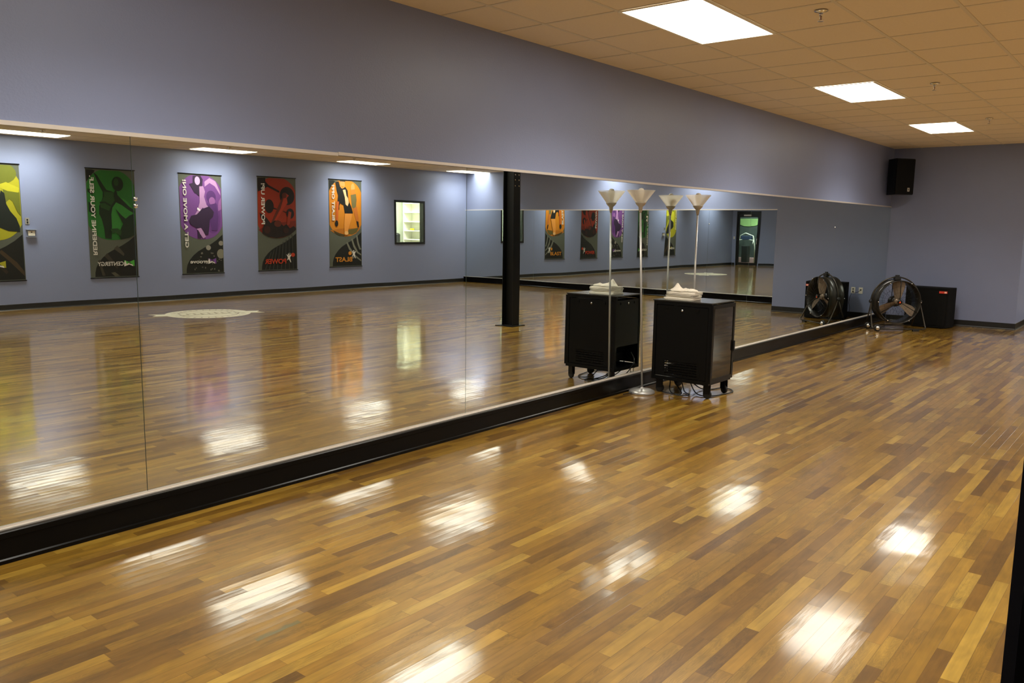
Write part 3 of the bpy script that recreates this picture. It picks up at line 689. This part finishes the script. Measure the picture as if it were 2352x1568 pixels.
lamp_at(6.80, -.195, 1.925, (-.11, .03), 'silver torchiere floor lamp with frosted cone shade in front of the rack')
lamp_at(7.86, -.165, 1.925, (0, 0), 'silver torchiere floor lamp with frosted cone shade standing behind the rack')

# ------------------------------------------------------------------ equipment rack
rk = thing('equipment_rack', 'black rolling equipment rack with smoked glass door and towels on top', 'rack', (6.93, -.82, 0))
DX, DYY, Z0, Z1 = .48, .60, .135, .905
g = MB()
for x in (0, DX-.03):
    for y in (0, DYY-.03): g.box(x, x+.03, y, y+.03, Z0, Z1-.012)
g.box(.03, DX-.03, 0, .03, Z0, Z0+.035); g.box(.03, DX-.03, DYY-.03, DYY, Z0, Z0+.035); g.box(0, .03, .03, DYY-.03, Z0, Z0+.035); g.box(DX-.03, DX, .03, DYY-.03, Z0, Z0+.035)
g.box(.03, DX-.03, .03, DYY-.03, Z0+.005, Z0+.012)
g.box(0, .03, .03, DYY-.03, Z1-.045, Z1-.012); g.box(DX-.03, DX, .03, DYY-.03, Z1-.045, Z1-.012)
g.build('frame', M_BLACKMETAL, rk)
MB().box(-.006, DX+.006, -.006, DYY+.006, Z1-.012, Z1, bev=.003).build('top_panel', mat('black_satin_top', (34, 33, 32), .22, spec=.6, noise_amt=.1), rk)
# side panel facing the camera, with a slotted vent low down
g = MB(); yA, yB, zA, zB = .034, DYY-.034, Z0+.04, Z1-.05
g.box(.004, .010, yA, yB, zA+.15, zB)
g.box(.004, .010, yA, yA+.09, zA, zA+.15); g.box(.004, .010, yB-.10, yB, zA, zA+.15); g.box(.004, .010, yA+.09, yB-.10, zA, zA+.02)
for i in range(5): g.box(.004, .010, yA+.09, yB-.10, zA+.035+i*.024, zA+.047+i*.024)
for i in range(26): g.box(.0045, .0095, yA+.092+i*.013, yA+.097+i*.013, zA+.02, zA+.15)
g.build('side_panel', M_BLACKMETAL, rk)
MB().box(DX-.010, DX-.004, yA, yB, zA, zB).build('side_panel', M_BLACKMETAL, rk)
for y in (.14, .46): MB().box(-.002, .004, y-.014, y+.014, zB-.045, zB-.018, bev=.002).build('latch', M_BLACKMETAL, rk)
MB().lathe([(.011, 0), (.011, .004), (.005, .005), (0, .005)], (.004, .30, zB-.04), (-1, 0, 0), 16).build('lock', M_CHROME, rk)
MB().box(.034, DX-.034, DYY-.010, DYY-.004, Z0+.25, zB).build('back_panel', M_BLACKMETAL, rk)
for x in (.10, .36): MB().box(x-.012, x+.012, DYY-.004, DYY+.003, zB-.045, zB-.02, bev=.002).build('latch', M_BLACKMETAL, rk)
MB().lathe([(.011, 0), (.011, .004), (0, .004)], (.24, DYY-.004, zB-.035), (0, 1, 0), 16).build('lock', M_CHROME, rk)
dd = thing('glass_door', '', ''); del dd['label']; del dd['category']; dd.parent = rk
g = MB(); g.box(.0, .035, -.018, -.002, Z0+.02, Z1-.02); g.box(DX-.035, DX, -.018, -.002, Z0+.02, Z1-.02); g.box(.035, DX-.035, -.018, -.002, Z0+.02, Z0+.055); g.box(.035, DX-.035, -.018, -.002, Z1-.055, Z1-.02)
g.build('door_rim', M_BLACKMETAL, dd)
MB().box(.035, DX-.035, -.013, -.008, Z0+.055, Z1-.055).build('smoked_pane', mat('smoked_pane', (40, 36, 32), .04, trans=.5, spec=.9), dd)
MB().box(DX-.02, DX-.008, -.034, -.018, .42, .52, bev=.004).build('handle', M_RUBBER, dd)
# amplifiers behind the glass
M_LED = mat('green_led', (40, 255, 90), .4, emit=(40, 255, 90), es=6)
for i, (z, h_) in enumerate([(.78, .085), (.68, .085), (.56, .09), (.44, .09), (.32, .09), (.215, .09)]):
    am = thing('amplifier', ['slim rack unit with green lights at the top of the rack', 'silver-marked mixer unit second from the top of the rack', 'black power unit third from the top of the rack', 'black power unit fourth from the top of the rack', 'black drawer unit second from the bottom of the rack', 'black unit at the bottom of the rack'][i],
               'audio unit', (6.93+.04, -.82+.03, z-.02), 0, 'audio units in the rack')
    MB().box(0, .40, 0, .42, 0, h_, bev=.003).build('case', M_BLACKMETAL, am)
    if i < 2:
        for q in range(3): MB().lathe([(.012, 0), (.010, .012), (0, .012)], (.08+q*.07, 0, h_/2), (0, -1, 0), 12).build('knob', M_SILVER, am)
        MB().box(.26, .272, -.003, 0, h_*.6, h_*.6+.010).build('led', M_LED, am)
    if i == 0: MB().box(.35, .36, -.003, 0, h_*.7, h_*.7+.008).build('led', M_LED, am)
# casters
def caster(x, y, ang):
    cs = thing('caster', '', ''); del cs['label']; del cs['category']; cs.parent = rk; cs.location = (x, y, 0); cs.rotation_euler = (0, 0, ang)
    MB().box(-.03, .03, -.03, .03, .128, .135).box(-.018, -.013, -.045, .02, .045, .129).box(.013, .018, -.045, .02, .045, .129).build('fork', M_BLACKMETAL, cs)
    g = MB(); g.lathe([(0, -.012), (.035, -.012), (.040, -.008), (.040, .008), (.035, .012), (0, .012)], (0, -.018, .040), (1, 0, 0), 24); g.build('wheel', M_RUBBER, cs)
for x, y, a_ in ((.055, .05, .3), (DX-.05, .05, -.4), (.05, DYY-.05, .6), (DX-.05, DYY-.05, 1.0)): caster(x, y, a_)
# cables under and behind the rack
def cablepts(P, n=10):
    P = [Vector(p) for p in P]; out = []
    for i in range(len(P)-1):
        p0, p1, p2, p3 = P[max(i-1, 0)], P[i], P[i+1], P[min(i+2, len(P)-1)]
        for s_ in range(n):
            t_ = s_/n
            out.append(.5*((2*p1)+(-p0+p2)*t_+(2*p0-5*p1+4*p2-p3)*t_*t_+(-p0+3*p1-3*p2+p3)*t_**3))
    return out+[P[-1]]
cabs = [[(.30, .45, .15), (.26, .40, .07), (.18, .33, .012), (.06, .22, .01), (-.03, .30, .012), (.05, .42, .03), (.2, .5, .08), (.3, .56, .17)],
        [(.2, .3, .14), (.17, .22, .03), (.12, .12, .01), (.2, .03, .008), (.33, .0, .008), (.50, -.02, .008), (.62, .06, .008), (.60, .16, .008), (.48, .2, .008), (.4, .3, .03), (.36, .5, .2)],
        [(.35, .58, .30), (.28, .66, .22), (.18, .63, .10), (.10, .56, .02), (.02, .46, .01), (.05, .3, .01), (.16, .4, .06), (.2, .5, .15)]]
cl = ['black cable looping under the left side of the rack', 'black power cord looping out to the right of the rack', 'black cable hanging out of the open back of the rack']
for P, lb in zip(cabs, cl):
    o = MB().tube(cablepts(P), .0055, 8).build('power_cord', M_CORD, rk); o['label'] = lb

# ------------------------------------------------------------------ towels
def towel(w_, d_, layers, th, seed, amp):
    """a folded towel: a long sheet wound back and forth in rounded folds"""
    b2 = bmesh.new(); n1, n2 = 14, 10; rnd = random.Random(seed)
    path = []
    for l_ in range(layers):
        xs = [i/n1 for i in range(n1+1)]
        if l_ % 2: xs = xs[::-1]
        ins = .012*rnd.random()
        for x_ in xs: path.append(((x_-.5)*(w_-2*ins), l_*th + th/2, l_))
        if l_ < layers-1:
            e_ = path[-1][0]
            for q in (-60, -30, 0, 30, 60): path.append((e_ + math.copysign(th*.55*math.cos(math.radians(q)), e_), l_*th+th/2+th/2+th/2*math.sin(math.radians(q)), l_))
    k_ = .40*th; rows_ = []
    for side in (1, -1):
        R = []
        for i, (x_, z_, l_) in enumerate(path):
            A = Vector(path[max(i-1, 0)][:2]); B = Vector(path[min(i+1, len(path)-1)][:2]); d__ = (B-A).normalized(); nn = Vector((-d__.y, d__.x))*k_*side
            row_ = []
            for j_ in range(n2+1):
                y_ = (j_/n2-.5)*d_
                q_ = noise.noise(Vector((x_*9+seed, y_*9, z_*14)))*amp
                q2 = noise.noise(Vector((x_*14+seed, y_*14+5, z_*20)))*amp
                ed = 1-min(1, (1-abs(j_/n2-.5)*2)*6)
                row_.append(b2.verts.new((x_+nn.x+q2*.8, y_+q2*.8, max(.0005, z_+nn.y*(1-.5*ed)+max(q_, -th*.1)*.7*(z_/(layers*th)+.1)))))
            R.append(row_)
        rows_.append(R)
    U, D = rows_
    N = len(path)
    for R in (U, D):
        for i in range(N-1):
            for j_ in range(n2): b2.faces.new((R[i][j_], R[i+1][j_], R[i+1][j_+1], R[i][j_+1])).smooth = True
    for i in range(N-1):
        b2.faces.new((U[i][0], D[i][0], D[i+1][0], U[i+1][0])).smooth = True; b2.faces.new((U[i][n2], U[i+1][n2], D[i+1][n2], D[i][n2])).smooth = True
    for i in (0, N-1):
        for j_ in range(n2): b2.faces.new((U[i][j_], U[i][j_+1], D[i][j_+1], D[i][j_])).smooth = True
    g = MB(); g._merge(b2); return g
TX, TY, TZ = 7.09, -.44, Z1+.001
hts = [(.20, .30, 3, .0075, 1, .006), (.19, .29, 3, .0075, 2, .008), (.20, .285, 4, .0075, 3, .009)]
z_ = TZ
tl = ['cream towel folded flat at the bottom of the stack on the rack', 'cream towel folded in the middle of the stack on the rack', 'cream folded towel directly under the crumpled one on the rack']
for i, hh in enumerate(hts):
    o = towel(*hh).build('towel', M_TOWEL, loc=(TX+.008*(i-1), TY-.006*i, z_)); o.rotation_euler = (0, 0, [.05, -.04, .09][i])
    tag(o, tl[i], 'towel', 'towels on the rack'); z_ += hh[2]*hh[3]+.002
# crumpled one on top: a loose bundle with a raised lump to the left
b2 = bmesh.new(); NX, NY = 40, 24; top_ = []; bot_ = []
for i in range(NX+1):
    ra, rb = [], []
    for j_ in range(NY+1):
        u, v = i/NX*2-1, j_/NY*2-1
        sq = max(abs(u), abs(v)); rr = math.hypot(u, v) or 1; k_ = sq/rr
        uu, vv = u*k_, v*k_
        y_ = uu*.145; x_ = vv*(.075+.018*math.sin(uu*5)+.012*math.cos(uu*9))
        edge = math.sqrt(max(0, 1-sq**4))
        lump = .058*math.exp(-((uu-.52)/.2)**2-((vv-.1)/.55)**2)
        ridge = .012*math.sin(uu*9+vv*3)*math.exp(-(vv/.7)**2)
        nz = noise.noise(Vector((uu*3.2, vv*3.2, 2)))*.012
        hz = .016+lump+ridge*.6+nz
        ra.append(b2.verts.new((x_, y_, edge*hz+.003))); rb.append(b2.verts.new((x_, y_, .0035-.003*edge)))
    top_.append(ra); bot_.append(rb)
for i in range(NX):
    for j_ in range(NY):
        b2.faces.new((top_[i][j_], top_[i+1][j_], top_[i+1][j_+1], top_[i][j_+1])).smooth = True
        b2.faces.new((bot_[i][j_], bot_[i][j_+1], bot_[i+1][j_+1], bot_[i+1][j_])).smooth = True
g = MB(); g._merge(b2); bmesh.ops.remove_doubles(g.bm, verts=list(g.bm.verts), dist=.0004)
o = g.build('towel', M_TOWEL, loc=(TX-.005, TY-.01, z_+.001)); tag(o, 'crumpled cream towel thrown on top of the towel stack', 'towel', 'towels on the rack')

# ------------------------------------------------------------------ drum fan
FA = math.radians(180+40)    # direction the fan blows
fan = thing('drum_fan', 'black rolling drum fan with three tan blades by the far corner', 'fan', (14.12, -.57, 0), FA)
R_, DZ_, CZ, DP = .347, .0, .462, .28     # local +x is the blowing direction
g = MB()
def drum_prof(rr): return [(rr, -DP/2), (rr, DP/2), (rr+.012, DP/2+.004), (rr+.014, DP/2), (rr+.005, DP/2-.012), (rr+.004, 0), (rr+.016, .004), (rr+.016, -.004), (rr+.004, -.008), (rr+.005, -DP/2+.012), (rr+.014, -DP/2), (rr+.012, -DP/2-.004), (rr, -DP/2)]
g.lathe(drum_prof(R_-.014), (0, 0, CZ), (1, 0, 0), 64, cap=False); g.build('drum', M_DRUM, fan)
g = MB(); g.lathe([(0, -.11), (.075, -.11), (.085, -.09), (.085, .0), (.06, .03), (0, .03)], (0, 0, CZ), (1, 0, 0), 28); g.build('motor', M_DRUM, fan)
g = MB(); g.lathe([(.05, .03), (.055, .05), (.04, .075), (0, .078)], (0, 0, CZ), (1, 0, 0), 24); g.build('hub', M_BLADE, fan)
for k_ in range(3):
    a0_ = math.radians(88+120*k_)
    b2 = bmesh.new(); G = []
    for i in range(9):
        s_ = i/8; rr = .05+s_*.275; row_ = []
        hw = .045+.045*min(1, s_*1.5)
        tw = math.radians(38-14*s_)
        for j_ in range(7):
            c_ = (j_/6-.5)*2*hw*(1 if s_ < .9 else .8)
            row_.append((.055-math.sin(tw)*c_+.008*math.cos((j_/6-.5)*PI), rr, math.cos(tw)*c_))
        G.append(row_)
    for dlt in (0, .003):
        V = [[b2.verts.new((p_[0]+dlt, p_[1], p_[2])) for p_ in row_] for row_ in G]
        for i in range(8):
            for j_ in range(6): b2.faces.new((V[i][j_], V[i+1][j_], V[i+1][j_+1], V[i][j_+1])).smooth = True
    g = MB(); g._merge(b2, Matrix.Translation((0, 0, CZ)) @ Matrix.Rotation(a0_, 4, 'X')); g.build('blade', M_BLADE, fan)
for sgn, nm in ((1, 'front_guard'), (-1, 'rear_guard')):
    g = MB(); xg = sgn*(DP/2+.002)
    for k_ in range(3):
        aa = math.radians(-30+120*k_); g.tube([(xg, .05*math.cos(aa), CZ+.05*math.sin(aa)), (xg, (R_-.01)*math.cos(aa), CZ+(R_-.01)*math.sin(aa))], .006, 6)
    for k_ in range(24):
        aa = 2*PI*k_/24; g.tube([(xg, .05*math.cos(aa), CZ+.05*math.sin(aa)), (xg, (R_-.01)*math.cos(aa), CZ+(R_-.01)*math.sin(aa))], .0013, 4)
    for rr in (.06, .15, .25): g.tube([(xg, rr*math.cos(2*PI*k_/40), CZ+rr*math.sin(2*PI*k_/40)) for k_ in range(40)], .0014, 4, closed=True)
    g.build(nm, M_BLACKMETAL, fan)
    for k_ in range(6):
        aa = 2*PI*k_/6+.0; g = MB(); g.lathe([(.009, 0), (.009, .004), (.005, .008), (0, .008)], (xg+sgn*.004, (R_-.004)*math.cos(aa), CZ+(R_-.004)*math.sin(aa)), (sgn, 0, 0), 10)
        g.build('screw', M_CHROME, fan)
bd = MB().lathe([(0, 0), (.040, 0), (.040, .008), (0, .010)], (DP/2+.004, 0, CZ), (1, 0, 0), 24).build('badge', M_BLACKMETAL, fan)
MB().prism([(-.018, -.014), (.018, -.014), (0, .020)], lambda u, v, h: (h, u, CZ+v), (DP/2+.0142, DP/2+.0160)).build('badge_mark', mat('orange_mark', (226, 92, 40), .4, noise_amt=.02), bd)
# stand: hoop over the drum from pivot to pivot, legs and a base loop
RY = R_+.045
g = MB()
g.tube([(0, RY*math.cos(math.radians(a_)), CZ+RY*math.sin(math.radians(a_))) for a_ in range(0, 181, 6)], .011, 10)
for sy_ in (1, -1):
    g.tube(cablepts([(0, sy_*RY, CZ), (.05, sy_*(RY+.02), .32), (.15, sy_*(RY+.035), .10), (.19, sy_*(RY+.03), .05), (.20, sy_*(RY-.03), .035)], 6), .011, 10)
    g.tube([(0, sy_*RY, CZ), (-.17, sy_*(RY-.02), .06)], .010, 10)
g.tube([(.20, -RY+.03, .035), (.20, RY-.03, .035)], .011, 10)
g.tube([(-.17, -RY+.02, .06), (-.17, RY-.02, .06)], .010, 10)
g.build('stand', mat('dark_bronze_tube', (52, 46, 36), .3, metal=.4, noise_amt=.05), fan)
MB().box(-.03, .03, -.05, .05, CZ+RY-.045, CZ+RY+.012, bev=.006).box(-.012, .012, -.032, .032, CZ+RY+.012, CZ+RY+.035, bev=.004).build('handle', M_RUBBER, fan)
for sy_ in (1, -1):
    MB().lathe([(.03, 0), (.03, .02), (.02, .028), (0, .028)], (0, sy_*(RY+.005), CZ), (0, sy_, 0), 14).build('pivot_knob', M_RUBBER, fan)
for xw in (.235, -.11):
    wn_ = thing('wheel', '', ''); del wn_['label']; del wn_['category']; wn_.parent = fan; wn_.location = (xw, -RY+.02, .055)
    MB().lathe([(0, -.014), (.045, -.016), (.055, -.010), (.055, .010), (.045, .016), (0, .014)], (0, 0, 0), (1, 0, 0), 28).build('tyre', M_RUBBER, wn_)
    MB().lathe([(.036, .0), (.030, .014), (.014, .024), (0, .025)], (-.013, 0, 0), (-1, 0, 0), 20).build('hub_cap', M_CHROME, wn_)
    MB().lathe([(.036, .0), (.030, .014), (.014, .024), (0, .025)], (.013, 0, 0), (1, 0, 0), 20).build('hub_cap', M_CHROME, wn_)
MB().box(-.02, .02, -.05, .05, 0, .03, bev=.004, M=Matrix.Translation((.2, RY-.13, 0))).build('rubber_foot', M_RUBBER, fan)

# ------------------------------------------------------------------ subwoofer
sb = thing('subwoofer', 'black subwoofer cabinet with a small red badge, right of the drum fan', 'subwoofer', (15.08, -.863, 0), math.radians(172))
SW, SD, SH = .34, .20, .665        # half width, half depth, height
P = [(-SD, -SW), (SD-.06, -SW)] + [(SD-.06+.06*math.cos(q), SW*math.sin(q)) for q in [math.radians(v) for v in range(-75, 76, 10)]] + [(SD-.06, SW), (-SD, SW)]
MB().prism(P, lambda u, v, h: (u, v, h), (.012, SH)).build('cabinet', M_CARPETED, sb)
P2 = [(SD-.055+.0615*math.cos(q), (SW-.004)*math.sin(q)) for q in [math.radians(v) for v in range(-70, 71, 10)]]
P2 = P2 + [(u-.01, v) for u, v in P2[::-1]]
MB().prism(P2, lambda u, v, h: (u, v, h), (.05, SH-.05)).build('grille', M_GRILLE, sb)
bx_, by_ = SD-.05+.0615*math.cos(math.radians(-47)), (SW)*math.sin(math.radians(47))
bg = MB().box(-.003, .004, -.06, .06, -.018, .018, M=Matrix.Translation((SD-.012, SW*.80, SH-.065)) @ Matrix.Rotation(math.radians(12), 4, 'Z')).build('badge', mat('red_badge', (196, 60, 44), .35, noise_amt=.05), sb)
MB().box(.004, .006, .018, .05, -.013, .013, M=Matrix.Translation((SD-.012, SW*.80, SH-.065)) @ Matrix.Rotation(math.radians(12), 4, 'Z')).build('badge_mark', mat('pale_badge_mark', (240, 190, 170), .4, noise_amt=.02), bg)
for x in (-.17, .10):
    for y in (-.25, .25): MB().lathe([(.02, 0), (.02, .012)], (x, y, 0), (0, 0, 1), 12).build('rubber_foot', M_RUBBER, sb)

# ------------------------------------------------------------------ corner loudspeaker
ws = thing('wall_speaker', 'black loudspeaker hung high in the far corner', 'speaker', (L-.45, -.215, 2.20), math.radians(180+55))
P = [(-.16, -.10), (-.16, .10), (.13, .185), (.13, -.185)]
MB().prism(P, lambda u, v, h: (u, v, h), (0, .60)).build('cabinet', mat('speaker_black_paint', (7, 7, 6), .35, spec=.25, noise_amt=.1), ws)
gr_ = MB().box(.131, .146, -.182, .182, .01, .59, bev=.004).build('grille', M_GRILLE, ws)
MB().prism([(-.026, -.03), (.026, -.03), (.026, .03), (-.026, .03)], lambda u, v, h: (h, .08+u*.8, .085+v), (.146, .149)).build('badge', mat('pale_badge', (190, 184, 168), .4, noise_amt=.02), gr_)
MB().prism([(-.012, .018), (-.004, -.018), (.004, -.018), (.012, .018), (.005, .018), (0, -.004), (-.005, .018)], lambda u, v, h: (h, .08+u, .085+v), (.149, .1505)).build('badge_mark', M_BLACKMETAL, gr_)
g = MB(); g.tube([(-.15, 0, .3), (-.30, .0, .3)], .02, 10); g.tube([(-.30, 0, .3), (-.245, -.32, .3)], .02, 10); g.build('bracket', M_BLACKMETAL, ws)

# ------------------------------------------------------------------ wall outlets by the corner with their cords
def outlet(y, label, two):
    o = thing('wall_outlet', label, 'outlet', (L, y, .445), 0, 'outlets on the far wall')
    MB().box(-.007, 0, -.036, .036, 0, .115, bev=.002).build('plate', M_WHITEPL, o)
    for z in ((.035, .08) if two else (.07,)): MB().box(-.010, -.007, -.015, .015, z-.012, z+.012, bev=.001).build('socket', mat('dark_socket', (60, 58, 52), .5), o)
    return o
outlet(-.555, 'cream wall outlet with plugs, left of its pair beside the subwoofer reflection', True)
outlet(-.42, 'cream blank-faced outlet plate, the pair member nearer the corner', False)
o = MB().tube(cablepts([(L-.014, -.42, .51), (L-.05, -.47, .47), (L-.03, -.54, .46), (L-.014, -.555, .48)]), .004, 6).build('power_cord', M_CORD); tag(o, 'short black cord joining the two wall outlets', 'cord', 'cords on the far wall')
o = MB().tube(cablepts([(L-.014, -.555, .50), (L-.06, -.58, .40), (L-.05, -.6, .28), (L-.06, -.58, .15), (L-.05, -.62, .03), (L-.12, -.68, .008), (L-.2, -.64, .3)]), .004, 6).build('power_cord', M_CORD); tag(o, 'black cord hanging from the wall outlet behind the subwoofer', 'cord', 'cords on the far wall')
